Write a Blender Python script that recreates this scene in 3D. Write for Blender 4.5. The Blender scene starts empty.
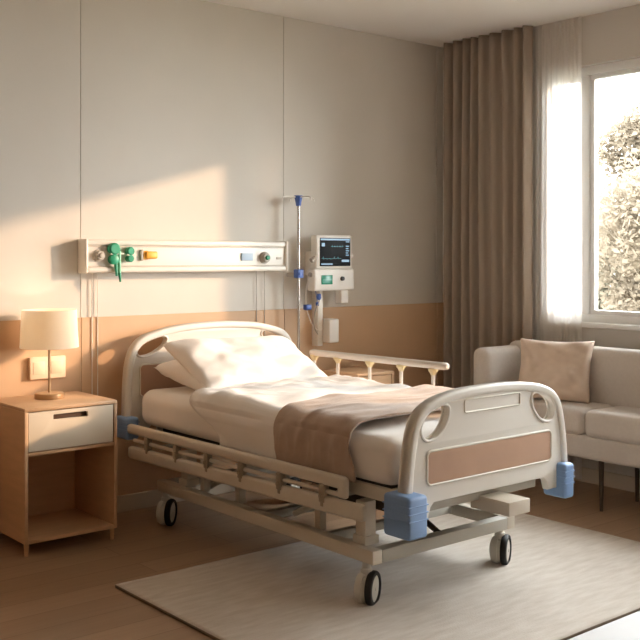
import bpy, bmesh, math, random
from mathutils import Vector, Matrix, noise
random.seed(7)
SC = bpy.context.scene
C = SC.collection
PI = math.pi

# ------------------------------------------------------------------ materials
def rgb(r, g, b):
    def f(v):
        v /= 255.0
        return v / 12.92 if v <= 0.04045 else ((v + 0.055) / 1.055) ** 2.4
    return (f(r), f(g), f(b), 1)

def mat(name, col, rough=0.6, metal=0.0, spec=0.5, var=0.0, vscale=8.0, bump=0.0, bscale=200.0, sheen=0.0, coat=0.0, stretch=None):
    m = bpy.data.materials.new(name); m.use_nodes = True
    nt = m.node_tree; b = nt.nodes['Principled BSDF']
    b.inputs['Base Color'].default_value = col
    b.inputs['Roughness'].default_value = rough
    b.inputs['Metallic'].default_value = metal
    b.inputs['Specular IOR Level'].default_value = spec
    if sheen:
        b.inputs['Sheen Weight'].default_value = sheen
        b.inputs['Sheen Roughness'].default_value = 0.5
    if coat:
        b.inputs['Coat Weight'].default_value = coat
    if var or bump:
        tc = nt.nodes.new('ShaderNodeTexCoord')
        mp = nt.nodes.new('ShaderNodeMapping')
        if stretch: mp.inputs['Scale'].default_value = stretch
        nt.links.new(tc.outputs['Object'], mp.inputs[0])
    if var:
        n = nt.nodes.new('ShaderNodeTexNoise'); n.inputs['Scale'].default_value = vscale; n.inputs['Detail'].default_value = 4
        nt.links.new(mp.outputs[0], n.inputs[0])
        r = nt.nodes.new('ShaderNodeValToRGB')
        r.color_ramp.elements[0].position = 0.3; r.color_ramp.elements[1].position = 0.7
        r.color_ramp.elements[0].color = tuple(c * (1 - var) for c in col[:3]) + (1,)
        r.color_ramp.elements[1].color = tuple(min(1, c * (1 + var)) for c in col[:3]) + (1,)
        nt.links.new(n.outputs[0], r.inputs[0]); nt.links.new(r.outputs[0], b.inputs['Base Color'])
    if bump:
        n2 = nt.nodes.new('ShaderNodeTexNoise'); n2.inputs['Scale'].default_value = bscale; n2.inputs['Detail'].default_value = 3
        nt.links.new(mp.outputs[0], n2.inputs[0])
        bp = nt.nodes.new('ShaderNodeBump'); bp.inputs['Strength'].default_value = bump; bp.inputs['Distance'].default_value = 0.002
        nt.links.new(n2.outputs[0], bp.inputs['Height']); nt.links.new(bp.outputs[0], b.inputs['Normal'])
    return m

def emis(name, col, s):
    m = bpy.data.materials.new(name); m.use_nodes = True
    b = m.node_tree.nodes['Principled BSDF']
    b.inputs['Base Color'].default_value = (0.02, 0.02, 0.02, 1); b.inputs['Roughness'].default_value = 0.25
    b.inputs['Emission Color'].default_value = col; b.inputs['Emission Strength'].default_value = s
    return m

def thin(name, col, transp, transl, tint=None):
    """translucent cloth: mix of diffuse, translucent and open weave"""
    m = bpy.data.materials.new(name); m.use_nodes = True
    nt = m.node_tree; nt.nodes.remove(nt.nodes['Principled BSDF'])
    o = nt.nodes['Material Output']
    d = nt.nodes.new('ShaderNodeBsdfDiffuse'); d.inputs[0].default_value = col
    t = nt.nodes.new('ShaderNodeBsdfTranslucent'); t.inputs[0].default_value = tint or col
    x = nt.nodes.new('ShaderNodeBsdfTransparent')
    a = nt.nodes.new('ShaderNodeMixShader'); a.inputs[0].default_value = transl
    c = nt.nodes.new('ShaderNodeMixShader'); c.inputs[0].default_value = transp
    nt.links.new(d.outputs[0], a.inputs[1]); nt.links.new(t.outputs[0], a.inputs[2])
    nt.links.new(a.outputs[0], c.inputs[1]); nt.links.new(x.outputs[0], c.inputs[2])
    nt.links.new(c.outputs[0], o.inputs[0])
    return m

def glass_mat():
    m = bpy.data.materials.new('window_glass'); m.use_nodes = True
    nt = m.node_tree; nt.nodes.remove(nt.nodes['Principled BSDF'])
    o = nt.nodes['Material Output']
    x = nt.nodes.new('ShaderNodeBsdfTransparent'); x.inputs[0].default_value = (0.97, 0.985, 0.98, 1)
    g = nt.nodes.new('ShaderNodeBsdfGlossy'); g.inputs['Roughness'].default_value = 0.02
    fr = nt.nodes.new('ShaderNodeFresnel'); fr.inputs[0].default_value = 1.25
    a = nt.nodes.new('ShaderNodeMixShader')
    nt.links.new(fr.outputs[0], a.inputs[0]); nt.links.new(x.outputs[0], a.inputs[1]); nt.links.new(g.outputs[0], a.inputs[2])
    nt.links.new(a.outputs[0], o.inputs[0])
    return m

def wood_floor():
    m = bpy.data.materials.new('wood_floor'); m.use_nodes = True
    nt = m.node_tree; b = nt.nodes['Principled BSDF']
    tc = nt.nodes.new('ShaderNodeTexCoord')
    br = nt.nodes.new('ShaderNodeTexBrick')
    br.inputs['Scale'].default_value = 1.0; br.inputs['Brick Width'].default_value = 1.3; br.inputs['Row Height'].default_value = 0.15
    br.inputs['Mortar Size'].default_value = 0.0012; br.inputs['Mortar Smooth'].default_value = 0.2
    br.inputs['Color1'].default_value = rgb(166, 138, 112); br.inputs['Color2'].default_value = rgb(152, 124, 98)
    br.inputs['Mortar'].default_value = rgb(92, 62, 40)
    br.offset = 0.37
    nt.links.new(tc.outputs['Object'], br.inputs[0])
    mp = nt.nodes.new('ShaderNodeMapping'); mp.inputs['Scale'].default_value = (1.2, 22, 1)
    nt.links.new(tc.outputs['Object'], mp.inputs[0])
    n = nt.nodes.new('ShaderNodeTexNoise'); n.inputs['Scale'].default_value = 2.0; n.inputs['Detail'].default_value = 6; n.inputs['Distortion'].default_value = 0.6
    nt.links.new(mp.outputs[0], n.inputs[0])
    r = nt.nodes.new('ShaderNodeMapRange'); r.inputs[3].default_value = 0.82; r.inputs[4].default_value = 1.14
    nt.links.new(n.outputs[0], r.inputs[0])
    mx = nt.nodes.new('ShaderNodeVectorMath'); mx.operation = 'MULTIPLY'
    nt.links.new(br.outputs[0], mx.inputs[0]); nt.links.new(r.outputs[0], mx.inputs[1])
    nt.links.new(mx.outputs[0], b.inputs['Base Color'])
    b.inputs['Roughness'].default_value = 0.34
    bp = nt.nodes.new('ShaderNodeBump'); bp.inputs['Strength'].default_value = 0.15; bp.inputs['Distance'].default_value = 0.002
    nt.links.new(n.outputs[0], bp.inputs['Height']); nt.links.new(bp.outputs[0], b.inputs['Normal'])
    return m

def rug_mat():
    m = mat('rug_weave', rgb(204, 198, 190), 0.95, spec=0.1, sheen=0.3)
    nt = m.node_tree; b = nt.nodes['Principled BSDF']
    tc = nt.nodes.new('ShaderNodeTexCoord')
    mp = nt.nodes.new('ShaderNodeMapping'); mp.inputs['Scale'].default_value = (3, 14, 1)
    nt.links.new(tc.outputs['Object'], mp.inputs[0])
    n = nt.nodes.new('ShaderNodeTexNoise'); n.inputs['Scale'].default_value = 2.5; n.inputs['Detail'].default_value = 6
    nt.links.new(mp.outputs[0], n.inputs[0])
    r = nt.nodes.new('ShaderNodeValToRGB')
    r.color_ramp.elements[0].position = 0.3; r.color_ramp.elements[1].position = 0.75
    r.color_ramp.elements[0].color = rgb(188, 177, 164); r.color_ramp.elements[1].color = rgb(207, 199, 189)
    nt.links.new(n.outputs[0], r.inputs[0]); nt.links.new(r.outputs[0], b.inputs['Base Color'])
    w = nt.nodes.new('ShaderNodeTexNoise'); w.inputs['Scale'].default_value = 160
    nt.links.new(tc.outputs['Object'], w.inputs[0])
    ad = nt.nodes.new('ShaderNodeMath'); ad.operation = 'ADD'
    nt.links.new(n.outputs[0], ad.inputs[0]); nt.links.new(w.outputs[0], ad.inputs[1])
    bp = nt.nodes.new('ShaderNodeBump'); bp.inputs['Strength'].default_value = 0.5; bp.inputs['Distance'].default_value = 0.004
    nt.links.new(ad.outputs[0], bp.inputs['Height']); nt.links.new(bp.outputs[0], b.inputs['Normal'])
    return m

def wood(name, col, scale=(3, 3, 30), var=0.1, rough=0.45):
    return mat(name, col, rough, var=var, vscale=2.0, bump=0.1, bscale=6, stretch=scale)

M = dict(
    wall=mat('wall_panel_beige', rgb(212, 206, 196), 0.7, var=0.02, vscale=3, bump=0.08, bscale=350),
    joint=mat('wall_joint', rgb(176, 166, 150), 0.8),
    wains=wood('wainscot_tan', rgb(206, 170, 134), (1.5, 30, 1.5), 0.05),
    paint=mat('wall_paint', rgb(206, 201, 194), 0.8, bump=0.05, bscale=300),
    ceil=mat('ceiling_white', rgb(234, 231, 227), 0.9),
    base=mat('baseboard', rgb(206, 194, 176), 0.5),
    floor=wood_floor(),
    rug=rug_mat(), rugedge=mat('rug_binding', rgb(120, 104, 88), 0.9),
    mat=mat('white_mat', rgb(232, 232, 234), 0.6, var=0.02), matedge=mat('mat_binding', rgb(62, 50, 42), 0.8),
    winf=mat('window_frame_white', rgb(238, 240, 240), 0.4),
    glass=glass_mat(),
    bed=mat('bed_plastic', rgb(226, 222, 214), 0.38, coat=0.15),
    steel=mat('bed_frame_paint', rgb(206, 197, 182), 0.4, var=0.02),
    steel2=mat('bed_frame_grey', rgb(176, 172, 162), 0.45),
    bed_shade=mat('underbed_shade', rgb(60, 52, 46), 0.7),  # dark colour stands in for the shade under mattress and bed
    insert=wood('bed_insert', rgb(186, 153, 131), (3, 30, 3), 0.05, 0.4),
    lip=mat('bed_lip', rgb(226, 222, 210), 0.35),
    blue=mat('bumper_blue', rgb(124, 156, 200), 0.5),
    tyre=mat('tyre_black', rgb(26, 24, 24), 0.6),
    hub=mat('caster_grey', rgb(206, 202, 192), 0.45),
    alu=mat('rail_aluminium', rgb(214, 206, 196), 0.35, metal=0.2),
    cup=mat('rail_cup', rgb(222, 202, 156), 0.45),
    clip=mat('rail_clip', rgb(158, 144, 124), 0.5),
    sheet=mat('sheet_white', rgb(236, 230, 224), 0.85, spec=0.2, bump=0.15, bscale=500, sheen=0.15),
    duvet=mat('duvet_white', rgb(240, 235, 230), 0.85, spec=0.2, bump=0.15, bscale=500, sheen=0.15),
    pillow=mat('pillow_white', rgb(242, 236, 230), 0.85, spec=0.2, bump=0.15, bscale=500, sheen=0.15),
    blanket=mat('blanket_tan', rgb(178, 155, 137), 0.95, spec=0.1, var=0.05, vscale=30, bump=0.4, bscale=420, sheen=0.35),
    nwood=wood('nightstand_wood', rgb(204, 166, 128), (3, 3, 20), 0.06),
    nwoodh=wood('nightstand_top_wood', rgb(208, 170, 132), (3, 26, 3), 0.06),
    ndrawer=mat('drawer_cream', rgb(222, 208, 186), 0.5),
    recess=mat('slot_brown', rgb(84, 62, 44), 0.7),
    lampm=mat('lamp_bronze', rgb(190, 160, 124), 0.35, metal=0.6),
    shade=thin('lamp_shade_linen', rgb(252, 244, 230), 0.0, 0.5),
    bulb=emis('bulb_glow', rgb(255, 205, 140), 6.0),
    plate=mat('plate_cream', rgb(240, 214, 184), 0.5),
    panel=emis('ceiling_panel_glow', rgb(255, 246, 236), 3.0),
    tan=mat('wall_tan_low_bounce', rgb(158, 138, 116), 0.8),  # darker tan for the unseen walls, chosen to cut fill light on the left
    unit=mat('unit_white', rgb(232, 226, 216), 0.4), unit2=mat('unit_groove', rgb(196, 184, 168), 0.5),
    green=mat('flow_green', rgb(38, 150, 112), 0.4), green2=mat('flow_pale_green', rgb(120, 196, 160), 0.35),
    orange=mat('outlet_orange', rgb(244, 176, 62), 0.45),
    grey=mat('outlet_grey', rgb(176, 168, 156), 0.5), dark=mat('dark_plastic', rgb(70, 70, 72), 0.5),
    pblue=mat('label_blue', rgb(158, 186, 212), 0.5), cblue=mat('clamp_blue', rgb(70, 100, 172), 0.45),
    chrome=mat('pole_chrome', rgb(200, 196, 190), 0.25, metal=0.9),
    mon=mat('monitor_white', rgb(232, 228, 220), 0.4), scr=mat('screen_black', rgb(12, 18, 24), 0.5, spec=0.2),
    sblue=emis('screen_blue', rgb(110, 170, 210), 0.55), scyan=emis('screen_cyan', rgb(90, 190, 200), 0.45),
    sgreen=emis('panel_green', rgb(50, 176, 136), 0.45), sgreen2=emis('panel_green_line', rgb(110, 214, 180), 0.45),
    curtain=mat('curtain_taupe', rgb(164, 150, 136), 0.9, spec=0.15, bump=0.2, bscale=400, sheen=0.2),
    sheer=thin('sheer_white', rgb(244, 241, 237), 0.14, 0.72),
    sofa=mat('sofa_fabric', rgb(200, 192, 184), 0.95, spec=0.1, bump=0.35, bscale=450, sheen=0.3, var=0.03, vscale=60),
    cush=mat('cushion_beige', rgb(214, 194, 176), 0.95, spec=0.1, bump=0.35, bscale=380, sheen=0.3),
    cush2=mat('cushion_rose', rgb(196, 152, 134), 0.95, spec=0.1, bump=0.35, bscale=380, sheen=0.3),
    sleg=mat('sofa_leg', rgb(70, 56, 44), 0.4),
    track=mat('track_white', rgb(220, 214, 204), 0.5),
    leaf=thin('pale_leaves', rgb(130, 119, 104), 0.0, 0.55), leaf2=thin('sage_leaves', rgb(122, 118, 104), 0.0, 0.55),
    bark=mat('bark', rgb(96, 86, 76), 0.9), lawn=mat('lawn', rgb(108, 104, 88), 0.95, var=0.08, vscale=0.5),
)

# ------------------------------------------------------------------ mesh helpers
def nb(): return bmesh.new()

def bx(bm, x0, x1, y0, y1, z0, z1, bev=0.0, seg=2, mi=0, mtx=None):
    vs = [bm.verts.new((x, y, z)) for x in (x0, x1) for y in (y0, y1) for z in (z0, z1)]
    q = [(0, 1, 3, 2), (4, 6, 7, 5), (0, 4, 5, 1), (2, 3, 7, 6), (0, 2, 6, 4), (1, 5, 7, 3)]
    fs = [bm.faces.new([vs[i] for i in f]) for f in q]
    for f in fs: f.material_index = mi
    if bev:
        es = list({e for f in fs for e in f.edges})
        r = bmesh.ops.bevel(bm, geom=es, offset=bev, segments=seg, profile=0.5, affect='EDGES', material=-1)
        vs = list({v for f in r['faces'] for v in f.verts} | {v for v in vs if v.is_valid})
        for f in {f for v in vs for f in v.link_faces}: f.material_index = mi
    if mtx is not None: bmesh.ops.transform(bm, matrix=mtx, verts=vs)
    return vs

def tube(bm, pts, r, n=12, mi=0, caps=True, rs=None):
    pts = [Vector(p) for p in pts]
    rings = []; up = None
    for i, p in enumerate(pts):
        t = (pts[min(i + 1, len(pts) - 1)] - pts[max(i - 1, 0)]).normalized()
        if up is None:
            up = t.orthogonal().normalized()
        up = (up - t * up.dot(t)).normalized()
        s = t.cross(up)
        rr = rs[i] if rs else r
        rings.append([bm.verts.new(p + (up * math.cos(2 * PI * k / n) + s * math.sin(2 * PI * k / n)) * rr) for k in range(n)])
    for a, b in zip(rings, rings[1:]):
        for k in range(n):
            f = bm.faces.new((a[k], a[(k + 1) % n], b[(k + 1) % n], b[k])); f.material_index = mi
    if caps:
        for rg in (list(reversed(rings[0])), rings[-1]):
            f = bm.faces.new(rg); f.material_index = mi

def lathe(bm, prof, n=32, mtx=None, mi=0, closed=False):
    """prof: list of (r, z)"""
    rings = []
    for r, z in prof:
        if r < 1e-6: rings.append([bm.verts.new((0, 0, z))])
        else: rings.append([bm.verts.new((r * math.cos(2 * PI * k / n), r * math.sin(2 * PI * k / n), z)) for k in range(n)])
    prs = list(zip(rings, rings[1:])) + ([(rings[-1], rings[0])] if closed else [])
    for a, b in prs:
        for k in range(n):
            l = (k + 1) % n
            if len(a) == 1 and len(b) == 1: continue
            if len(a) == 1: vs = (a[0], b[l], b[k])
            elif len(b) == 1: vs = (a[k], a[l], b[0])
            else: vs = (a[k], a[l], b[l], b[k])
            f = bm.faces.new(vs); f.material_index = mi
    if mtx is not None: bmesh.ops.transform(bm, matrix=mtx, verts=[v for r in rings for v in r])

def T(x, y, z): return Matrix.Translation((x, y, z))
def RZ(a): return Matrix.Rotation(a, 4, 'Z')
def RX(a): return Matrix.Rotation(a, 4, 'X')
def RY(a): return Matrix.Rotation(a, 4, 'Y')

def obj(name, bm, m, parent=None, smooth=True, ang=35, origin=None):
    bmesh.ops.recalc_face_normals(bm, faces=bm.faces[:])
    me = bpy.data.meshes.new(name); 
    if parent is not None: o_ = parent_world(parent)
    else: o_ = Vector((0, 0, 0))
    if origin is None and parent is None and len(bm.verts):
        xs = [v.co.x for v in bm.verts]; ys = [v.co.y for v in bm.verts]; zs = [v.co.z for v in bm.verts]
        origin = Vector(((min(xs) + max(xs)) / 2, (min(ys) + max(ys)) / 2, min(zs)))
    if parent is None:
        bmesh.ops.translate(bm, vec=-Vector(origin), verts=bm.verts[:])
    else:
        bmesh.ops.translate(bm, vec=-o_, verts=bm.verts[:])
    bm.to_mesh(me); bm.free()
    for x in (m if isinstance(m, (list, tuple)) else [m]): me.materials.append(x)
    if smooth:
        me.shade_smooth()
        me.set_sharp_from_angle(angle=math.radians(ang))
    ob = bpy.data.objects.new(name, me); C.objects.link(ob)
    if parent is not None: ob.parent = parent
    else: ob.location = origin
    return ob

def parent_world(p):
    v = Vector((0, 0, 0))
    while p is not None:
        v += p.location; p = p.parent
    return v

def thing(name, label, cat, loc, group=None):
    o = bpy.data.objects.new(name, None); C.objects.link(o)
    o.location = loc; o.empty_display_size = 0.1
    o['label'] = label; o['category'] = cat
    if group: o['group'] = group
    return o

def tag(o, label, cat, group=None, kind=None):
    o['label'] = label; o['category'] = cat
    if group: o['group'] = group
    if kind: o['kind'] = kind
    return o

def struct(name, bm, m, **k):
    o = obj(name, bm, m, smooth=False, **k); o['kind'] = 'structure'; return o

def catmull(pts, n=8):
    out = []
    P = [pts[0]] + list(pts) + [pts[-1]]
    for i in range(1, len(P) - 2):
        p0, p1, p2, p3 = P[i - 1], P[i], P[i + 1], P[i + 2]
        for k in range(n):
            t = k / n
            out.append(tuple(0.5 * (2 * p1[j] + (p2[j] - p0[j]) * t + (2 * p0[j] - 5 * p1[j] + 4 * p2[j] - p3[j]) * t * t + (3 * p1[j] - p0[j] - 3 * p2[j] + p3[j]) * t ** 3) for j in range(len(p1))))
    out.append(tuple(pts[-1]))
    return out

def closed_catmull(pts, n=6):
    N = len(pts); out = []
    for i in range(N):
        p0, p1, p2, p3 = pts[i - 1], pts[i], pts[(i + 1) % N], pts[(i + 2) % N]
        for k in range(n):
            t = k / n
            out.append(tuple(0.5 * (2 * p1[j] + (p2[j] - p0[j]) * t + (2 * p0[j] - 5 * p1[j] + 4 * p2[j] - p3[j]) * t * t + (3 * p1[j] - p0[j] - 3 * p2[j] + p3[j]) * t ** 3) for j in range(2)))
    return out

def rrect(x0, x1, z0, z1, r, n=5):
    out = []
    for cx, cz, a0 in ((x1 - r, z1 - r, 0), (x0 + r, z1 - r, 90), (x0 + r, z0 + r, 180), (x1 - r, z0 + r, 270)):
        for k in range(n + 1):
            a = math.radians(a0 + 90 * k / n)
            out.append((cx + r * math.cos(a), cz + r * math.sin(a)))
    return out

def plate(bm, loops, y, half, bev, mi=0):
    """loops: closed outlines in (x, z), the first the outside and the others holes; a slab centred on y"""
    cu = bpy.data.curves.new('tmp', 'CURVE'); cu.dimensions = '2D'; cu.fill_mode = 'BOTH'
    cu.extrude = max(half - bev, 0.0005); cu.bevel_depth = bev; cu.bevel_resolution = 3; cu.offset = -bev
    for lp in loops:
        s = cu.splines.new('POLY'); s.points.add(len(lp) - 1)
        for i, (a, b) in enumerate(lp): s.points[i].co = (a, b, 0, 1)
        s.use_cyclic_u = True
    ob = bpy.data.objects.new('tmp', cu); C.objects.link(ob)
    me = bpy.data.meshes.new_from_object(ob.evaluated_get(bpy.context.evaluated_depsgraph_get()))
    t = bmesh.new(); t.from_mesh(me)
    bmesh.ops.remove_doubles(t, verts=t.verts[:], dist=1e-5)
    for f in t.faces: f.material_index = mi
    bmesh.ops.transform(t, matrix=T(0, y, 0) @ RX(PI / 2), verts=t.verts[:])
    t.to_mesh(me); t.free()
    bm.from_mesh(me)
    C.objects.unlink(ob); bpy.data.objects.remove(ob); bpy.data.curves.remove(cu); bpy.data.meshes.remove(me)

def grid(bm, nu, nv, fn, mi=0):
    g = [[bm.verts.new(fn(i / (nu - 1), j / (nv - 1))) for j in range(nv)] for i in range(nu)]
    for i in range(nu - 1):
        for j in range(nv - 1):
            f = bm.faces.new((g[i][j], g[i + 1][j], g[i + 1][j + 1], g[i][j + 1])); f.material_index = mi
    return g

def solid(o, t, off=1.0):
    m = o.modifiers.new('thickness', 'SOLIDIFY'); m.thickness = t; m.offset = off; return o

# ------------------------------------------------------------------ room
XW, YW, H = 4.886, 4.58, 2.705
XL, YF = -1.3, -1.7
b = nb(); bx(b, XL - .12, XW + .3, YF - .12, YW + .12, -.1, 0); struct('floor', b, M['floor'], origin=(0, 0, 0))
b = nb(); bx(b, XL - .12, XW + .3, YF - .12, YW + .12, H, H + .12); struct('ceiling', b, M['ceil'])
b = nb()
bx(b, XL, XW + .3, YW + .004, YW + .12, 0, H, mi=1)
edges = [XL, -0.30, .98, 2.26, 3.54, 4.82, XW]
for a, c in zip(edges, edges[1:]):
    bx(b, a + .0012, c - .0012, YW, YW + .006, 0.05, H, .0015, 1)
struct('wall_back', b, [M['wall'], M['joint']])
b = nb()
for a, c in zip(edges, edges[1:]):
    bx(b, a + .0015, c - .0015, YW - .008, YW, 0.05, 1.003, .0015, 1)
struct('trim_1', b, M['wains'])
b = nb(); bx(b, XL, XW, YW - .02, YW, 0, .083, .003); struct('baseboard_back', b, M['base'])
b = nb(); bx(b, XL - .12, XL, YF, YW, 0, H); struct('wall_left', b, M['tan'])
b = nb(); bx(b, XL, XW + .3, YF - .12, YF, 0, H); struct('wall_front', b, M['tan'])
# right wall: window opening, plus an unseen second one added for fill light
W1 = (1.5, 3.73, .92, 2.42)
W_FILL = (-1.45, 1.05, .92, 2.42)
b = nb()
D = .16
bx(b, XW, XW + D, YF, YW + .02, 0, .92)
bx(b, XW, XW + D, YF, YW + .02, 2.42, H)
for y0, y1 in ((W1[1], YW + .02), (W_FILL[1], W1[0]), (YF, W_FILL[0])): bx(b, XW, XW + D, y0, y1, .92, 2.42)
struct('wall_right', b, M['paint'])
b = nb(); bx(b, XW - .015, XW, YF, YW - .02, 0, .083, .003); struct('baseboard_right', b, M['base'])

def window(n, w, panes):
    y0, y1, z0, z1 = w
    t = bpy.data.objects.new('window_%d' % n, None); C.objects.link(t); t.location = (XW + .08, (y0 + y1) / 2, z0); t['kind'] = 'structure'
    b = nb(); f = .05; xa, xb = XW + .045, XW + .11
    bx(b, xa, xb, y0, y1, z0, z0 + f, .006); bx(b, xa, xb, y0, y1, z1 - f, z1, .006)
    for yy in (y0, y1 - f): bx(b, xa, xb, yy, yy + f, z0 + f, z1 - f, .006)
    for yy in panes: bx(b, xa, xb, yy - f / 2, yy + f / 2, z0 + f, z1 - f, .006)
    obj('window_frame', b, M['winf'], t)
    b = nb()
    ys = [y0 + f] + [v for p in panes for v in (p - f / 2, p + f / 2)] + [y1 - f]
    for k in range(0, len(ys), 2):
        a, c = ys[k], ys[k + 1]; s = .026; xa2, xb2 = XW + .06, XW + .1
        bx(b, xa2, xb2, a, c, z0 + f, z0 + f + s, .004); bx(b, xa2, xb2, a, c, z1 - f - s, z1 - f, .004)
        bx(b, xa2, xb2, a, a + s, z0 + f + s, z1 - f - s, .004); bx(b, xa2, xb2, c - s, c, z0 + f + s, z1 - f - s, .004)
    obj('sash', b, M['winf'], t)
    b = nb()
    for k in range(0, len(ys), 2): bx(b, XW + .078, XW + .082, ys[k] + .02, ys[k + 1] - .02, z0 + f + .02, z1 - f - .02)
    obj('glass', b, M['glass'], t, smooth=False)
    b = nb(); bx(b, XW - .02, XW + .05, y0 - .03, y1 + .0, z0 - .022, z0 + .006, .005); obj('window_sill', b, M['winf'], t)
    return t
window(1, W1, [2.36, 3.488])
window(2, W_FILL, [-.2])  # out-of-view window, added with its sheer for soft fill light

# ------------------------------------------------------------------ rug and mat
b = nb()
R0 = (1.89, 4.0, 2.06, 3.53)
def rugf(u, v):
    x = R0[0] + u * (R0[1] - R0[0]); y = R0[2] + v * (R0[3] - R0[2])
    e = min(u, 1 - u, v, 1 - v)
    return Vector((x, y + .004 * noise.noise((x * 3, y * 3, 0)), .013 + .0015 * noise.noise((x * 5, y * 9, 1)) * min(1, e * 30)))
grid(b, 90, 60, rugf)
rg = obj('area_rug', b, [M['rug'], M['rugedge']], ang=80, origin=(2.95, 2.8, 0))
tag(rg, 'large pale beige woven rug on the wood floor under the hospital bed', 'rug')
solid(rg, .012, -1); rg.modifiers[0].material_offset_rim = 1
b = nb(); bx(b, 2.6, 4.15, 1.2, 2.035, 0.0, .02, .004, 2); 
for f in b.faces:
    if abs(f.normal.z) < .5 or f.calc_center_median().z < .017: f.material_index = 1
b.normal_update()
for f in b.faces: f.material_index = 0 if f.normal.z > .8 else 1
tag(obj('floor_mat', b, [M['mat'], M['matedge']]), 'smooth white mat with dark edge lying in front of the beige rug', 'mat')

# ------------------------------------------------------------------ hospital bed
BX = 2.972
bed = thing('hospital_bed', 'cream adjustable hospital bed on casters with tan panel inserts and blue corner bumpers', 'bed', (BX, 3.5, 0))

def mirror(half):  # half: right side points bottom->top centre (dx, z)
    return [(BX - dx, z) for dx, z in half] + [(BX + dx, z) for dx, z in reversed(half[:-1])]

def inset_open(pts, d):
    out = []
    for i, p in enumerate(pts):
        a = pts[max(i - 1, 0)]; c = pts[min(i + 1, len(pts) - 1)]
        tx, tz = c[0] - a[0], c[1] - a[1]; l = math.hypot(tx, tz)
        out.append((p[0] + tz / l * d, p[1] - tx / l * d))
    return out

def board(name, half, holes, insert, y, zbot, leg_in, znotch, label=None):
    arc = catmull(mirror(half), 6)
    outline = arc + [(BX + leg_in, zbot)] + [(BX + leg_in - .012, znotch - .015), (BX + leg_in - .03, znotch), (BX - leg_in + .03, znotch), (BX - leg_in + .012, znotch - .015)] + [(BX - leg_in, zbot)]
    b = nb()
    loops = [outline]
    for h in holes:
        loops.append(closed_catmull(h, 6)); loops.append(closed_catmull([(2 * BX - x, z) for x, z in h], 6))
    plate(b, loops, y, .016, .006)
    inner = inset_open(arc, .036)
    plate(b, [arc + list(reversed(inner))], y, .027, .012)
    # moulded lips round the hand holes
    for lp in loops[1:]:
        for s in (-1, 1):
            tube(b, [(p[0], y + s * .016, p[1]) for p in lp + [lp[0]]], .006, 8, caps=False)
    bo = obj(name, b, M['bed'], bed, ang=50)
    x0, x1, z0, z1 = insert
    b = nb()
    pts = rrect(x0, x1, z0, z1, .022)
    plate(b, [pts], y, .019, .001)
    ins = obj('panel_insert', b, M['insert'], bo, ang=40); ins['label'] = 'tan wood-look insert'
    b = nb()
    for s in (-1, 1):
        tube(b, [(p[0], y + s * .018, p[1]) for p in pts + [pts[0]]], .0045, 8, caps=False)
    obj('insert_trim', b, M['lip'], bo)
    if label:
        b = nb(); q = rrect(*label, .008, 3)
        tube(b, [(p[0], y - .017, p[1]) for p in q + [q[0]]], .0035, 8, caps=False)
        obj('card_holder', b, M['lip'], bo)
    return bo

foot_half = [(.478, .352), (.474, .44), (.466, .53), (.452, .62), (.437, .68), (.412, .728), (.365, .766), (.28, .793), (.16, .808), (0, .813)]
fh = [(2.582, .69), (2.588, .652), (2.614, .634), (2.66, .640), (2.70, .668), (2.728, .712), (2.726, .752), (2.68, .758), (2.615, .735)]
board('footboard', foot_half, [fh], (2.612, 3.338, .472, .596), 2.545, .352, .35, .405, (2.815, 3.14, .718, .766))
head_half = [(.548, .40), (.545, .55), (.54, .69), (.528, .78), (.505, .845), (.46, .893), (.39, .921), (.27, .946), (.14, .958), (0, .962)]
hh = [(2.492, .83), (2.506, .806), (2.545, .80), (2.60, .815), (2.655, .850), (2.672, .888), (2.635, .905), (2.56, .897), (2.508, .868)]
board('headboard', head_half, [hh], (2.512, 3.432, .60, .762), 4.45, .40, .42, .45)

# corner bumpers
def bumper(x0, x1, y0, y1, z0, z1, sx, fy):
    b = nb(); bx(b, x0, x1, y0, y1, z0, z1, .014, 4)
    for k in range(3):
        z = z0 + (z1 - z0) * (.42 + .17 * k)
        bx(b, min(x0, x1) - .0009, max(x0, x1) + .0009, y0 - .0009, y1 + .0009, z, z + .004, .0008, 1)
    obj('corner_bumper', b, M['blue'], bed)['label'] = 'blue corner bumper'
bumper(2.458, 2.556, 2.466, 2.60, .308, .460, -1, -1)
bumper(3.376, 3.440, 2.484, 2.60, .312, .455, 1, -1)
bumper(2.405, 2.475, 4.37, 4.50, .40, .51, -1, 1)
bumper(3.465, 3.535, 4.37, 4.50, .40, .51, 1, 1)

# lower chassis
b = nb()
for x in (2.52, 3.285): bx(b, x - .025, x + .025, 2.69, 4.24, .165, .218, .006)
chassis = obj('chassis', b, M['steel'], bed)
for y, hw in ((2.715, .025), (4.21, .025), (3.44, .02), (3.02, .018)):
    b = nb(); bx(b, 2.545, 3.262, y - hw, y + hw, .191 - hw, .191 + hw, .005); obj('cross_beam', b, M['steel2'], chassis)
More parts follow.
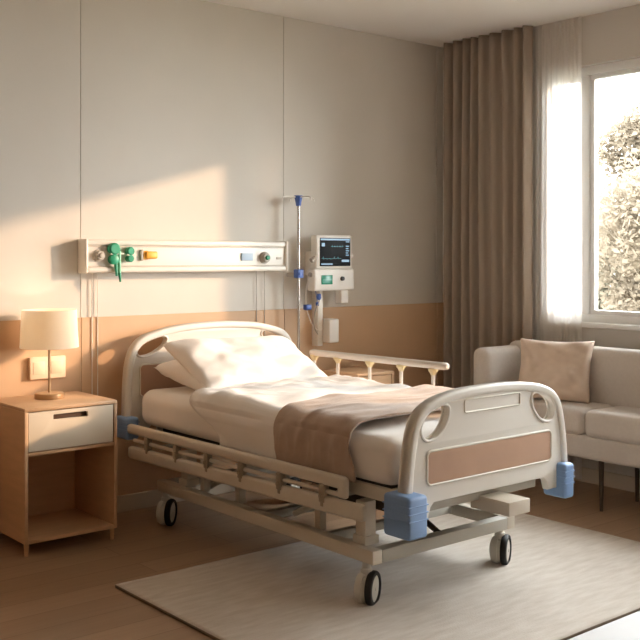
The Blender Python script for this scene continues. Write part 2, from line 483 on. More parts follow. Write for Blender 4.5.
# upper frame
b = nb()
for x in (2.63, 3.31): bx(b, x - .022, x + .022, 2.60, 4.41, .375, .403, .004)
for y, e in ((2.62, .10), (3.1, 0), (3.7, 0), (4.38, .06)): bx(b, 2.64 - e, 3.30 + e, y - .02, y + .02, .38, .435, .005)
upper = obj('upper_frame', b, M['steel'], bed)
b = nb()
for y0, y1 in ((2.64, 3.17), (3.172, 3.60), (3.602, 4.36)): bx(b, 2.60, 3.34, y0, y1, .403, .462, .006)
obj('mattress_deck', b, M['bed_shade'], bed)  # deck coloured dark to give the shadowed gap below the mattress
for x, y in ((2.56, 2.80), (3.30, 2.80), (2.56, 4.05), (3.30, 4.05)):
    b = nb(); bx(b, x - .028, x + .028, y - .028, y + .028, .214, .38, .005); 
    bx(b, x - .036, x + .036, y - .036, y + .036, .216, .25, .004)
    obj('lift_column', b, M['steel'], bed)
for x, y in ((2.585, 3.10), (2.585, 3.66), (2.575, 3.93), (3.26, 3.10)):
    b = nb(); bx(b, x - .018, x + .018, y - .018, y + .018, .20, .378, .004); obj('frame_post', b, M['steel'], bed)
for x in (2.66, 3.22):
    for ya, yb in ((4.02, 3.62), (3.36, 2.98)):
        b = nb(); tube(b, [(x, ya, .20), (x, yb, .385)], .014, 10); obj('lift_strut', b, M['steel'], bed)
b = nb(); bx(b, 2.86, 2.93, 2.88, 3.35, .24, .31, .01); tube(b, [(2.895, 3.34, .275), (2.895, 3.68, .30), (2.895, 3.70, .40)], .018, 14); tube(b, [(2.895, 2.89, .275), (2.895, 2.72, .2)], .012, 10)
obj('actuator', b, M['bed_shade'], bed)  # darkened in colour so it sinks into the shade under the bed
b = nb(); bx(b, 2.95, 3.075, 2.425, 2.62, .322, .376, .004); bx(b, 2.99, 3.035, 2.58, 2.66, .35, .40, .003)
obj('crank_housing', b, M['steel'], bed)
b = nb(); bx(b, 2.502, 3.402, 2.603, 2.628, .408, .458, .006); bx(b, 2.502, 2.53, 2.62, 2.84, .408, .458, .006); obj('foot_rail', b, M['steel'], bed)
b = nb(); bx(b, 2.60, 3.30, 2.575, 2.60, .36, .43, .004)
obj('board_bracket', b, M['steel2'], bed)
b = nb(); bx(b, 2.60, 3.30, 4.40, 4.425, .40, .46, .004)
obj('board_bracket', b, M['steel2'], bed)

# casters
def caster(x, y, az):
    t = nb(); ctr = .0655
    lathe(t, [(0, 0), (.022, 0), (.022, .045), (.016, .05), (.016, .075), (0, .075)], 20, T(x, y, .092))
    # moulded shroud between the two wheels
    m = T(x, y, ctr) @ RZ(az) @ RY(PI / 2)
    lathe(t, [(0, -.012), (.05, -.012), (.054, -.006), (.054, .006), (.05, .012), (0, .012)], 32, m)
    bx(t, -.014, .014, -.03, .03, 0, .055, .008, 3, mtx=T(x, y, ctr) @ RZ(az))
    c = obj('caster', t, M['hub'], bed)
    # rounded cover over the inner side
    w = nb(); m0 = m @ T(0, 0, -.014)
    lathe(w, [(0, -.026), (.030, -.025), (.050, -.018), (.060, -.004), (.061, .012), (0, .012)], 36, m0); obj('wheel_cover', w, M['hub'], c)
    for s in (1,):
        w = nb(); m2 = m @ T(0, 0, s * .025)
        lathe(w, [(.050, -.014), (.061, -.013), (.065, -.007), (.065, .007), (.061, .013), (.050, .014)], 36, m2, closed=True)
        wo = obj('wheel', w, M['tyre'], c)
        w = nb()
        o = s * 1
        lathe(w, [(0, o * .012), (.018, o * .0125), (.026, o * .0095), (.040, o * .010), (.0495, o * .007), (.0495, -o * .009), (0, -o * .009)], 32, m2)
        tube(w, [m2 @ Vector((0, 0, o * .010)), m2 @ Vector((0, 0, o * .015))], .008, 12)
        obj('hub_cap', w, M['hub'], wo)
az = math.radians(298)
caster(2.52, 2.752, az); caster(3.285, 2.752, az); caster(2.52, 4.195, az + .2); caster(3.285, 4.195, az - .2)

# near side rail, folded down
RXN = 2.425
rail = thing('side_rail', '', '', (RXN, 3.6, .3)); del rail['label']; del rail['category']
rail.parent = bed; rail.location = Vector((RXN, 3.6, .3)) - bed.location
rail['label'] = 'side rail folded down'
def ovalbar(bm, p0, p1, hy, hz, endcap=True):
    """bar along Y with rounded rectangular section"""
    (x, y0, z0), (_, y1, z1) = p0, p1
    sec = rrect(-hy, hy, -hz, hz, min(hy, hz) * .85, 4)
    st = [0, .004, .014]; L = abs(y1 - y0)
    ts = [(0, .55), (.006 / L, .86), (.018 / L, 1), (1 - .018 / L, 1), (1 - .006 / L, .86), (1, .55)]
    rings = []
    for t, s in ts:
        rings.append([bm.verts.new((x + a * s, y0 + (y1 - y0) * t, z0 + (z1 - z0) * t + c * s)) for a, c in sec])
    n = len(sec)
    for a, c in zip(rings, rings[1:]):
        for k in range(n): bm.faces.new((a[k], a[(k + 1) % n], c[(k + 1) % n], c[k]))
    bm.faces.new(rings[0]); bm.faces.new(list(reversed(rings[-1])))
b = nb(); ovalbar(b, (RXN, 4.40, .458), (RXN, 2.755, .468), .016, .024); obj('top_bar', b, M['steel'], rail)
b = nb(); bx(b, RXN - .015, RXN + .015, 2.752, 2.80, .408, .490, .0145, 5); obj('end_piece', b, M['steel'], rail)
b = nb(); ovalbar(b, (RXN + .004, 4.385, .342), (RXN + .004, 2.66, .374), .015, .031); obj('lower_bar', b, M['steel'], rail)
b = nb(); tube(b, [(RXN + .004, 4.34, .405), (RXN + .004, 2.80, .419)], .009, 10); obj('middle_bar', b, M['steel'], rail)
for y in (4.199, 3.937, 3.68, 3.422, 3.154, 2.887):
    b = nb()
    bx(b, RXN - .016, RXN + .014, y - .015, y + .015, .376, .444, .004)
    tube(b, [(RXN - .02, y, .40), (RXN + .018, y, .40)], .011, 12)
    bx(b, RXN - .013, RXN + .013, y - .009, y + .009, .36, .45, .003)
    obj('rail_post', b, M['clip'], rail)
for y in (4.1, 3.45, 2.86):
    b = nb(); bx(b, RXN + .01, 2.62, y - .015, y + .015, .392, .412, .004); obj('mount_arm', b, M['steel2'], rail)

# far side rail, raised
RXF = 3.435
frail = bpy.data.objects.new('side_rail', None); C.objects.link(frail); frail.parent = bed
frail.location = Vector((RXF, 3.7, .4)) - bed.location; frail['label'] = 'side rail raised upright'
b = nb(); ovalbar(b, (RXF, 4.20, .786), (RXF, 3.19, .792), .019, .017); obj('top_bar', b, M['alu'], frail)
b = nb(); ovalbar(b, (RXF + .006, 4.22, .42), (RXF + .006, 2.95, .42), .014, .022); obj('lower_bar', b, M['steel'], frail)
for y in (4.17, 3.976, 3.728, 3.50, 3.284):
    b = nb(); tube(b, [(RXF, y, .43), (RXF, y, .765)], .0085, 12)
    p = obj('rail_post', b, M['alu'], frail)
    b = nb(); lathe(b, [(0, .745), (.011, .745), (.016, .757), (.023, .764), (.024, .776), (0, .776)], 16, T(RXF, y, 0))
    obj('post_cup', b, M['cup'], p)

# ------------------------------------------------------------------ mattress and bedding
MX0, MX1, MY0, MY1, MZ0, MZ1 = 2.490, 3.405, 2.592, 4.418, .462, .642
b = nb()
bx(b, MX0, MX1, MY0, MY1, MZ0, MZ1)
bmesh.ops.subdivide_edges(b, edges=b.edges[:], cuts=40, use_grid_fill=True)
cx, cy, cz = (MX0 + MX1) / 2, (MY0 + MY1) / 2, (MZ0 + MZ1) / 2
hx, hy, hz = (MX1 - MX0) / 2, (MY1 - MY0) / 2, (MZ1 - MZ0) / 2
for v in b.verts:
    p = Vector(v.co) - Vector((cx, cy, cz)); r = .062
    q = Vector((max(-hx + r, min(hx - r, p.x)), max(-hy + r, min(hy - r, p.y)), max(-hz + r, min(hz - r, p.z))))
    d = p - q
    if d.length > 1e-6: p = q + d.normalized() * r
    n_ = noise.noise(Vector((p.x * 4, p.y * 3, p.z * 3))) * .004 + noise.noise(Vector((p.x * 14 + p.z * 30, p.y * 9, p.z * 9 + 4))) * .0016
    p.z += n_ if p.z > 0 else 0
    p.x += n_ * (1 if p.x > 0 else -1) * .8
    v.co = p + Vector((cx, cy, cz))
tag(obj('mattress', b, M['sheet'], ang=180), 'thick mattress in a white fitted sheet lying on the hospital bed', 'mattress')

# section of the draped cloth: from the near hanging edge over the top to the far hanging edge
def section(off, hang_near, hang_far):
    pts = []; r = .062 + off
    xl, xr, zt = MX0 - off, MX1 + off, MZ1 + off
    pts.append((xl, hang_near))
    pts.append((xl, zt - r))
    for k in range(1, 9):
        a = PI - PI / 2 * k / 8
        pts.append((xl + r + r * math.cos(a), zt - r + r * math.sin(a)))
    for k in range(1, 9):
        a = PI / 2 - PI / 2 * k / 8
        pts.append((xr - r + r * math.cos(a), zt - r + r * math.sin(a)))
    pts.append((xr, hang_far))
    L = [0]
    for a, c in zip(pts, pts[1:]): L.append(L[-1] + math.dist(a, c))
    def at(u):
        s = u * L[-1]
        for i in range(len(L) - 1):
            if s <= L[i + 1] or i == len(L) - 2:
                t = (s - L[i]) / max(L[i + 1] - L[i], 1e-9)
                a, c = pts[i], pts[i + 1]
                tx, tz = c[0] - a[0], c[1] - a[1]; l = math.hypot(tx, tz) or 1
                return a[0] + tx * t, a[1] + tz * t, -tz / l, tx / l
    return at, L[-1]

def ss(a, b, x):
    t = max(0, min(1, (x - a) / (b - a))); return t * t * (3 - 2 * t)

at, LD = section(.006, .470, .48)
def duv(u, v):
    x, z, nx, nz = at(u)
    side = ss(.16, .02, u)
    y0 = 3.97 - .30 * side - .05 * ss(.75, 1, u); y1 = 2.87
    y = y0 + (y1 - y0) * v
    top = max(0, nz)
    puff = .032 * top * ss(0, .06, v) * (.75 + .5 * noise.noise((x * 3, y * 2.2, 3)))
    puff += .012 * ss(0, .03, v) * ss(.0, .1, u)
    fold = noise.noise((u * 5.5 + y * 1.2, y * 6.0 - u * 3, 9))
    fold2 = abs(noise.noise((u * 9 - y * 4, y * 10 + u * 7, 2)))
    d = puff + .014 * fold * (.5 + .5 * top) + .015 * (1 - fold2 * 2) * ss(.5, .1, v) * top
    d = max(d, .001)
    if y < 3.42: d = d + (.016 * top + .004 - d) * ss(3.42, 3.24, y)
    if nz < .5: d = min(d, .018)
    return Vector((x + nx * d, y, z + nz * d))
b = nb(); grid(b, 150, 120, duv)
o = tag(obj('duvet', b, M['duvet'], ang=180), 'rumpled white duvet spread over the mattress of the hospital bed', 'duvet'); solid(o, .006, 0)

at2, LB = section(.024, .468, .48)
def blk(u, v):
    x, z, nx, nz = at2(u)
    y0, y1 = 3.25, 2.79
    hang = ss(.12, 0, u)
    y = y0 + (y1 - y0) * v + hang * (-.02 - .02 * v) + .015 * noise.noise((u * 4, v * 2, 5)) 
    top = max(0, nz)
    d = .016 * top + .020 * top * (.5 + noise.noise((x * 3, y * 2.2, 3)))
    d += .010 * noise.noise((u * 4 + y * 2, y * 9, 7)) * (.35 + .65 * top)
    d += .007 * (1 - 2 * abs(noise.noise((u * 6 + y * 3, y * 14, 1)))) * (1 if u > .04 else .6)
    if v > .8: d -= (v - .8) * .05 * top
    if nz < .5: d = max(-.002, min(d, .006 + .004 * math.sin(y * 60)))
    d = max(d, -.002)
    return Vector((x + nx * d, y, z + nz * d))
b = nb(); grid(b, 150, 90, blk)
o = tag(obj('blanket', b, M['blanket'], ang=180), 'tan throw blanket folded across the foot of the white duvet', 'blanket'); solid(o, .008, 1)

def cushion(name, w, h, t, m, mtx, seed, label, cat, group=None, n=40, pinch=.07, wr=.018):
    b = nb(); top = []; bot = []
    def P(u, v, s):
        x, y = 2 * u - 1, 2 * v - 1
        px = x * (1 - pinch * (1 - y * y)); py = y * (1 - pinch * (1 - x * x))
        k = (max(0, 1 - x ** 4) * max(0, 1 - y ** 4)) ** .42
        wv = noise.noise((x * 2.2 + seed, y * 2.2, s * 2)) * wr + noise.noise((x * 6 + seed, y * 5, s * 3)) * wr * .35
        edge = min(1, k * 2)
        return Vector((px * w / 2, py * h / 2, s * (t / 2 * k) + wv * edge))
    gt = grid(b, n, n, lambda u, v: P(u, v, 1)); gb = grid(b, n, n, lambda u, v: P(u, v, -1))
    bmesh.ops.remove_doubles(b, verts=b.verts[:], dist=1e-4)
    bmesh.ops.transform(b, matrix=mtx, verts=b.verts[:])
    return tag(obj(name, b, m, ang=180), label, cat, group)
cushion('pillow', .74, .46, .13, M['pillow'], T(2.935, 4.165, .712) @ RX(math.radians(9)), 3, 'white pillow against the headboard, underneath the other pillow', 'pillow')
cushion('pillow', .78, .48, .13, M['pillow'], T(2.965, 4.12, .760) @ RX(math.radians(25)) @ RZ(math.radians(-2)), 8, 'plump white pillow propped up on top of the other pillow', 'pillow')

# ------------------------------------------------------------------ nightstand
def nightstand(x0, x1, y0, y1, zt, label, slot=True):
    cx, cy = (x0 + x1) / 2, (y0 + y1) / 2
    t = thing('nightstand', label, 'nightstand', (cx, cy, 0), 'wooden nightstands beside the bed')
    s = .016; zb = .055
    b = nb(); bx(b, x0, x1, y0, y1, zt - s, zt, .003); obj('top', b, M['nwoodh'], t)
    for xa in (x0, x1 - s):
        b = nb(); bx(b, xa, xa + s, y0, y1, zb, zt - s, .002); obj('side_panel', b, M['nwood'], t)
    b = nb(); bx(b, x0 + s, x1 - s, y0, y1, zb, zb + s, .002); obj('bottom_shelf', b, M['nwoodh'], t)
    b = nb(); bx(b, x0 + s, x1 - s, y0, y1, zt - .208, zt - .194, .002); obj('divider', b, M['nwoodh'], t)
    b = nb(); bx(b, x0 + s, x1 - s, y1 - .008, y1, zb + s, zt - s); obj('back_panel', b, M['nwood'], t)
    # drawer front with a cut slot
    a, c, za, zc = x0 + s + .003, x1 - s - .003, zt - .190, zt - s - .004
    sx0, sx1, sz0, sz1 = a + .115, a + .28, zc - .040, zc - .017
    b = nb(); plate(b, [[(a, za), (c, za), (c, zc), (a, zc)]] + ([rrect(sx0, sx1, sz0, sz1, .003, 2)] if slot else []), y0 + .011, .008, .0015)
    bx(b, a + .01, a + .02, y0 + .019, y1 - .03, za + .005, zc - .04); bx(b, c - .02, c - .01, y0 + .019, y1 - .03, za + .005, zc - .04)
    bx(b, a + .02, c - .02, y0 + .019, y1 - .03, za + .005, za + .012)
    d = obj('drawer', b, M['ndrawer' if slot else 'nwood'], t)
    b = nb()
    if slot: bx(b, sx0 - .006, sx1 + .006, y0 + .0195, y0 + .027, sz0 - .005, sz1 + .005, .001); obj('slot_handle', b, M['recess'], d)
    else: tube(b, [((a + c) / 2, y0, (za + zc) / 2), ((a + c) / 2, y0 - .02, (za + zc) / 2)], .01, 14); obj('knob', b, M['nwood'], d)
    for px in (x0 + .016, x1 - .016):
        for py in (y0 + .02, y1 - .02):
            b = nb(); tube(b, [(px, py, 0), (px, py, zb)], .01, 12, rs=[.008, .012]); obj('leg', b, M['nwood'], t)
    return t
nightstand(1.776, 2.222, 4.13, 4.54, .645, 'light wood nightstand with cream drawer and open shelf, holding the table lamp')
nightstand(3.69, 3.968, 4.10, 4.42, .655, 'small light wood nightstand behind the raised side rail of the bed', False)
# table lamp
lx, ly = 2.006, 4.385
lamp = thing('table_lamp', 'table lamp with cream drum shade and bronze stem standing on the nightstand', 'lamp', (lx, ly, .645))
b = nb(); lathe(b, [(0, .645), (.066, .645), (.068, .648), (.068, .668), (.065, .671), (0, .672)], 40, T(lx, ly, 0)); obj('base', b, M['lampm'], lamp)
b = nb(); tube(b, [(lx, ly, .67), (lx, ly, 1.03)], .006, 14); 
for a in (0, 120, 240):
    tube(b, [(lx, ly, 1.03), (lx + 0.120 * math.cos(math.radians(a)), ly + 0.120 * math.sin(math.radians(a)), 1.045)], .0022, 6)
obj('stem', b, M['lampm'], lamp)
b = nb(); lathe(b, [(.1345, .882), (.1250, 1.058), (.1230, 1.058), (.1325, .882)], 64, T(lx, ly, 0), closed=True)
obj('lamp_shade', b, M['shade'], lamp, ang=60)
b = nb(); lathe(b, [(0, .94), (.014, .942), (.016, .955), (.027, .975), (.029, .99), (.022, 1.008), (0, 1.015)], 20, T(lx + .022, ly, -.0)); obj('bulb', b, M['bulb'], lamp)
ld = bpy.data.lights.new('lamp_bulb_light', 'POINT'); ld.energy = 6.5; ld.color = (1, .88, .72); ld.shadow_soft_size = .03
lo = bpy.data.objects.new('bulb_light', ld); C.objects.link(lo); lo.parent = lamp; lo.location = (.022, 0, .33)
# wall plate
sp = thing('wall_socket', 'cream double socket plate on the tan wainscot behind the lamp', 'socket', (2.074, YW - .008, .715))
b = nb(); bx(b, 1.982, 2.166, YW - .032, YW - .006, .715, .822, .004, 3); obj('plate', b, M['plate'], sp)
for x in (2.028, 2.12):
    b = nb(); bx(b, x - .03, x + .03, YW - .034, YW - .030, .738, .80, .0015, 2); obj('socket_face', b, M['plate'], sp)

# ------------------------------------------------------------------ bed head unit
UX0, UX1, UY, UZ0, UZ1 = 2.243, 3.505, 4.50, 1.226, 1.392
unit = thing('bedhead_unit', 'long white bedhead medical rail unit on the wall with gas outlets', 'medical panel', ((UX0 + UX1) / 2, YW, UZ0))
b = nb()
bx(b, UX0 + .012, UX1 - .012, UY + .004, YW, UZ0 + .012, UZ1 - .012, .008, 3)
bx(b, UX0 + .012, UX1 - .012, UY - .006, YW - .004, UZ1 - .03, UZ1, .01, 4)
bx(b, UX0 + .012, UX1 - .012, UY - .010, YW - .004, UZ0, UZ0 + .030, .012, 4)
obj('housing', b, M['unit'], unit)
b = nb()
for z in (UZ1 - .034, UZ0 + .033): bx(b, UX0 + .012, UX1 - .012, UY - .001, UY + .006, z - .002, z + .002)
obj('groove_strip', b, M['unit2'], unit)
for x in (UX0, UX1 - .014):
    b = nb(); bx(b, x, x + .014, UY - .012, YW, UZ0 - .002, UZ1 + .003, .005, 3); obj('end_cap', b, M['unit'], unit)
def outlet(x, z, r, m1, m2, name, lab):
    b = nb(); lathe(b, [(0, 0), (r + .008, 0), (r + .008, .006), (r, .010), (r, .026), (r - .004, .030), (0, .030)], 28, T(x, UY + .004, z) @ RX(PI / 2))
    o = obj(name, b, m1, unit); o['label'] = lab
    b = nb(); lathe(b, [(0, .03), (r * .5, .03), (r * .45, .042), (0, .044)], 20, T(x, UY + .004, z) @ RX(PI / 2)); obj('outlet_plug', b, m2, o)
outlet(2.318, 1.312, .023, M['grey'], M['grey'], 'gas_outlet', 'grey gas outlet')
b = nb(); bx(b, 2.562, 2.598, UY - .012, UY + .006, 1.292, 1.338, .008, 3); bx(b, 2.575, 2.645, UY - .022, UY + .006, 1.296, 1.334, .009, 3)
o = obj('gas_outlet', b, M['orange'], unit); o['label'] = 'orange gas outlet'
b = nb(); bx(b, 2.548, 2.57, UY - .010, UY + .006, 1.286, 1.344, .007, 3); obj('outlet_collar', b, M['grey'], o)
outlet(3.343, 1.302, .026, M['grey'], M['green'], 'gas_outlet', 'grey gas outlet with green centre')
b = nb(); bx(b, 3.185, 3.262, UY - .004, UY + .006, 1.285, 1.328, .003, 2); o = obj('display_plate', b, M['pblue'], unit); o['label'] = 'pale blue display plate'
b = nb(); bx(b, 3.43, 3.465, UY, UY + .006, 1.292, 1.306, .002, 2); obj('name_plate', b, M['unit2'], unit)
# flowmeter
def flow(x, z, s, label, m1, m2, tail):
    t = thing('flowmeter', label, 'flowmeter', (x, UY, z - .04))
    b = nb(); lathe(b, [(0, 0), (.024 * s, 0), (.026 * s, .008), (.026 * s, .03), (.02 * s, .036), (0, .036)], 24, T(x, UY, z + .018 * s) @ RX(PI / 2)); obj('knob', b, m1, t)
    b = nb(); lathe(b, [(0, 0), (.021 * s, 0), (.022 * s, .03), (.016 * s, .034), (0, .034)], 24, T(x, UY, z - .028 * s) @ RX(PI / 2))
    tube(b, [(x, UY - .02, z - .03 * s), (x + .006, UY - .025, z + .03 * s)], .010 * s, 12)
    obj('body', b, m1, t)
    b = nb(); tube(b, [(x - .02, UY - .026, z - .004), (x + .045 * s, UY - .026, z - .004)], .005, 10); obj('gauge_arm', b, M['unit'], t)
    if tail:
        b = nb(); tube(b, [(x + .026, UY - .026, z + .01), (x + .027, UY - .028, z - .10)], .008, 12); obj('flow_tube', b, m2, t)
        b = nb(); tube(b, [(x + .027, UY - .028, z - .10), (x + .032, UY - .028, z - .145)], .007, 10, rs=[.008, .005]); 
        tube(b, [(x + .008, UY - .024, z - .05), (x + .012, UY - .026, z - .115)], .008, 10, rs=[.010, .006])
        obj('nozzle', b, m1, t)
flow(2.392, 1.325, 1.15, 'green oxygen flowmeter with hanging tube plugged into the bedhead unit', M['green'], M['green2'], True)
flow(2.482, 1.320, .82, 'small green valve beside the orange outlet on the bedhead unit', M['green'], M['green2'], False)
# cords hanging below the unit
def cord(name, pts, r, m, label, group):
    b = nb(); tube(b, catmull(pts, 8), r, 8); return obj(name, b, m, unit)
cord('cord', [(2.318, YW - .012, 1.228), (2.316, YW - .012, .9), (2.318, YW - .012, .55), (2.318, YW - .012, .084)], .0024, M['unit'], 'thin cream cord down the wall under the grey outlet, on the left', 'cords below the grey outlet')
cord('cord', [(2.348, YW - .012, 1.228), (2.347, YW - .012, .9), (2.348, YW - .012, .55), (2.348, YW - .012, .084)], .0024, M['unit'], 'thin cream cord down the wall under the grey outlet, on the right', 'cords below the grey outlet')
cord('cord', [(3.335, YW - .012, 1.228), (3.337, YW - .012, .95), (3.34, YW - .012, .6), (3.34, YW - .012, .084)], .002, M['grey'], 'thin grey cord straight below the green-centred outlet', 'cords below the green outlet')
cord('cord', [(3.392, YW - .012, 1.228), (3.394, YW - .012, 1.0), (3.40, YW - .012, .6), (3.40, YW - .012, .084)], .002, M['grey'], 'thin grey cord between the green-centred outlet and the drip pole', 'cords below the green outlet')

# ------------------------------------------------------------------ drip pole
px, py = 3.575, 4.485
pole = thing('iv_pole', 'slim chrome drip pole with blue collar and four hooks beside the bedhead unit', 'drip pole', (px, py, 0))
b = nb(); tube(b, [(px, py, .02), (px, py, 1.63)], .0085, 16); obj('pole', b, M['chrome'], pole)
b = nb(); lathe(b, [(0, 0), (.085, 0), (.086, .01), (.07, .02), (.02, .028), (.014, .05), (0, .05)], 32, T(px, py, 0)); obj('base', b, M['chrome'], pole)
b = nb(); lathe(b, [(0, 1.60), (.014, 1.60), (.018, 1.625), (.024, 1.652), (.024, 1.66), (0, 1.66)], 20, T(px, py, 0)); obj('collar', b, M['cblue'], pole)
for a in (0, 90, 180, 270):
    l = .115 if a != 90 else .08
    dx, dy = math.cos(math.radians(a)), math.sin(math.radians(a))
    b = nb(); tube(b, catmull([(px, py, 1.65), (px + dx * l * .6, py + dy * l * .6, 1.652), (px + dx * l * .93, py + dy * l * .93, 1.648), (px + dx * l, py + dy * l, 1.638), (px + dx * l * 1.02, py + dy * l * 1.02, 1.628)], 5), .0035, 8)
    obj('hook', b, M['mon'], pole)
b = nb(); bx(b, px - .022, px + .022, py - .024, py + .02, 1.185, 1.235, .006, 3); tube(b, [(px - .01, py - .02, 1.21), (px - .01, py - .035, 1.21)], .010, 12); obj('clamp', b, M['cblue'], pole)['label'] = 'blue clamp'
b = nb(); bx(b, px - .014, px + .014, py, YW, 1.19, 1.215, .003); obj('wall_bracket', b, M['grey'], pole)
b = nb(); bx(b, px - .014, px + .014, py, YW - .006, .72, .745, .003); obj('wall_bracket', b, M['grey'], pole)

# ------------------------------------------------------------------ patient monitor
mx0, mx1, my = 3.672, 3.968, 4.455
mon = thing('patient_monitor', 'white patient monitor with dark screen and green panel on the wall', 'monitor', (3.77, YW, 1.108))
b = nb(); bx(b, mx0 + .012, mx1 - .004, my, my + .055, 1.236, 1.436, .012, 4); obj('screen_housing', b, M['mon'], mon)
b = nb(); bx(b, mx0 - .012, mx1 + .006, my - .010, my + .06, 1.108, 1.238, .012, 4); obj('control_housing', b, M['mon'], mon)
b = nb(); bx(b, mx0 + .038, mx1 - .022, my - .004, my + .004, 1.252, 1.418, .003, 2)
scr = obj('screen', b, M['scr'], mon)
yy = my - .0055
sx0, sx1 = mx0 + .042, mx1 - .026
b = nb(); bx(b, sx0, sx1, yy, yy + .002, 1.404, 1.414); obj('header_bar', b, M['sblue'], scr, smooth=False)
for nm, q in (('readout', (sx0 + .008, sx0 + .030, 1.368, 1.388)), ('readout', (sx1 - .066, sx1 - .008, 1.276, 1.290)), ('status_bar', (sx0 + .004, sx0 + .09, 1.260, 1.268))):
    b = nb(); bx(b, q[0], q[1], yy, yy + .002, q[2], q[3]); obj(nm, b, M['sblue'], scr, smooth=False)
for z, w in ((1.396, .028), (1.370, .026), (1.356, .02), (1.343, .026), (1.330, .018), (1.317, .024)):
    b = nb(); bx(b, sx1 - .034, sx1 - .034 + w, yy, yy + .002, z - .003, z + .003); obj('readout', b, M['sblue'], scr, smooth=False)
b = nb()
def trace(z, x0, x1, amp, per, ph=0):
    pts = []
    n = 60
    for i in range(n + 1):
        x = x0 + (x1 - x0) * i / n
        t = ((x - x0) / per + ph) % 1
        s = 1.0 if .45 < t < .53 else (-.35 if .53 <= t < .6 else (.2 if .15 < t < .28 else 0))
        pts.append((x, yy + .001, z + amp * s))
    tube(b, pts, .0009, 5)
trace(1.296, sx0 + .006, sx1 - .07, .012, .028); trace(1.367, sx0 + .078, sx1 - .052, .008, .02)
obj('waveform', b, M['scyan'], scr)
b = nb(); bx(b, mx0 + .042, mx0 + .125, my - .015, my - .009, 1.146, 1.200, .002, 2); gp = obj('green_panel', b, M['sgreen'], mon); gp['label'] = 'lit green panel'
b = nb(); bx(b, mx0 + .05, mx0 + .117, my - .0165, my - .0145, 1.170, 1.174); bx(b, mx0 + .05, mx0 + .10, my - .0165, my - .0145, 1.158, 1.161); obj('panel_text', b, M['sgreen2'], gp, smooth=False)
b = nb(); lathe(b, [(0, 0), (.013, 0), (.012, .012), (0, .014)], 20, T(mx0 + .20, my - .011, 1.178) @ RX(PI / 2)); obj('knob', b, M['dark'], mon)
b = nb(); tube(b, [(mx1 - .006, my + .03, 1.315), (mx1 + .02, my + .03, 1.315)], .013, 14); obj('side_connector', b, M['mon'], mon)
b = nb(); tube(b, [(mx0 - .010, my + .02, 1.285), (mx0 + .02, my + .02, 1.30)], .015, 12); obj('cable_connector', b, M['grey'], mon)
b = nb(); tube(b, [(mx0 - .024, my + .02, 1.205), (mx0 - .008, my + .02, 1.20)], .013, 12)
obj('cable_connector', b, M['grey'], mon)
b = nb(); bx(b, 3.70, 3.84, my + .05, YW, 1.20, 1.34, .004); obj('wall_bracket', b, M['unit'], mon)
b = nb(); bx(b, 3.745, 3.785, my + .06, YW - .006, .78, 1.12, .005); obj('cable_channel', b, M['unit'], mon)
b = nb(); bx(b, 3.785, 3.86, my + .0, my + .08, .80, .94, .008, 3); obj('accessory_box', b, M['mon'], mon)
b = nb(); bx(b, 3.875, 3.935, my + .0, my + .06, 1.03, 1.109, .008, 3); obj('printer_box', b, M['mon'], mon)
def cable(nm, pts, r, m, label, cat='cable'):
    b = nb(); tube(b, catmull(pts, 8), r, 8); return b
b = cable('', [(mx0 - .018, my + .02, 1.205), (mx0 - .04, my + .03, 1.12), (mx0 - .03, my + .04, 1.02), (mx0 + .01, my + .05, .93), (mx0 + .06, my + .06, .88), (mx0 + .11, my + .06, .87)], .0035, None, '')
o = obj('sensor_cable', b, M['unit'], mon)
b = nb(); bx(b, mx0 - .048, mx0 - .004, my + .02, my + .05, .998, 1.03, .006, 3); obj('cable_clip', b, M['cblue'], o)['label'] = 'blue clip'
b = cable('', [(3.72, my + .02, 1.115), (3.722, my + .02, 1.05), (3.70, my + .03, .99), (3.71, my + .05, .90), (3.745, my + .06, .85)], .003, None, '')
o = obj('sensor_cable', b, M['grey'], mon)
b = nb(); lathe(b, [(0, 0), (.008, 0), (.014, .012), (.012, .035), (0, .038)], 14, T(3.721, my + .02, 1.055)); obj('cable_clip', b, M['cblue'], o)['label'] = 'blue plug'
b = nb(); lathe(b, [(0, 0), (.009, 0), (.011, .02), (0, .024)], 14, T(mx0 + .045, my + .03, 1.02)); tube(b, [(mx0 + .045, my + .03, 1.04), (mx0 + .03, my + .03, 1.115)], .002, 6); obj('sensor_plug', b, M['cblue'], mon)

# ------------------------------------------------------------------ curtains
def curtain(name, xc, y0, y1, z0, z1, amp, seed, m, label, nf, thick, group=None):
    b = nb(); n = int(nf * 22)
    ph = [0]; rnd = random.Random(seed)
    am = [rnd.uniform(.55, 1.0) for _ in range(nf * 2 + 2)]; wd = [rnd.uniform(.6, 1.4) for _ in range(nf)]
    tot = sum(wd); cuts = [0]
    for w in wd: cuts.append(cuts[-1] + w / tot)
    def f(u, v):
        y = y0 + (y1 - y0) * u; z = z0 + (z1 - z0) * v
        k = 0
        while k < nf - 1 and u > cuts[k + 1]: k += 1
        t = (u - cuts[k]) / (cuts[k + 1] - cuts[k])
        a = am[k] * (1 - abs(2 * t - 1)) + (am[k - 1] if t < .5 else am[k + 1]) * abs(2 * t - 1) if nf > 1 else 1
        w = math.cos(2 * PI * t); w = math.copysign(abs(w) ** .8, w)
        x = xc + amp * a * w + .006 * noise.noise((y * 4, z * .7, seed)) 
        return Vector((x, y + .008 * math.sin(z * 1.5 + u * 9) * min(1, u * 5, (1 - u) * 5), z))
    grid(b, n, 36, f)
    o = obj(name, b, m, ang=180); tag(o, label, 'curtain', group)
    if thick: solid(o, thick, 0)
    return o
curtain('drape_curtain', 4.808, 3.795, 4.50, .015, 2.702, .040, 4, M['curtain'], 'taupe floor-length curtain bunched in the corner beside the window', 9, .004)
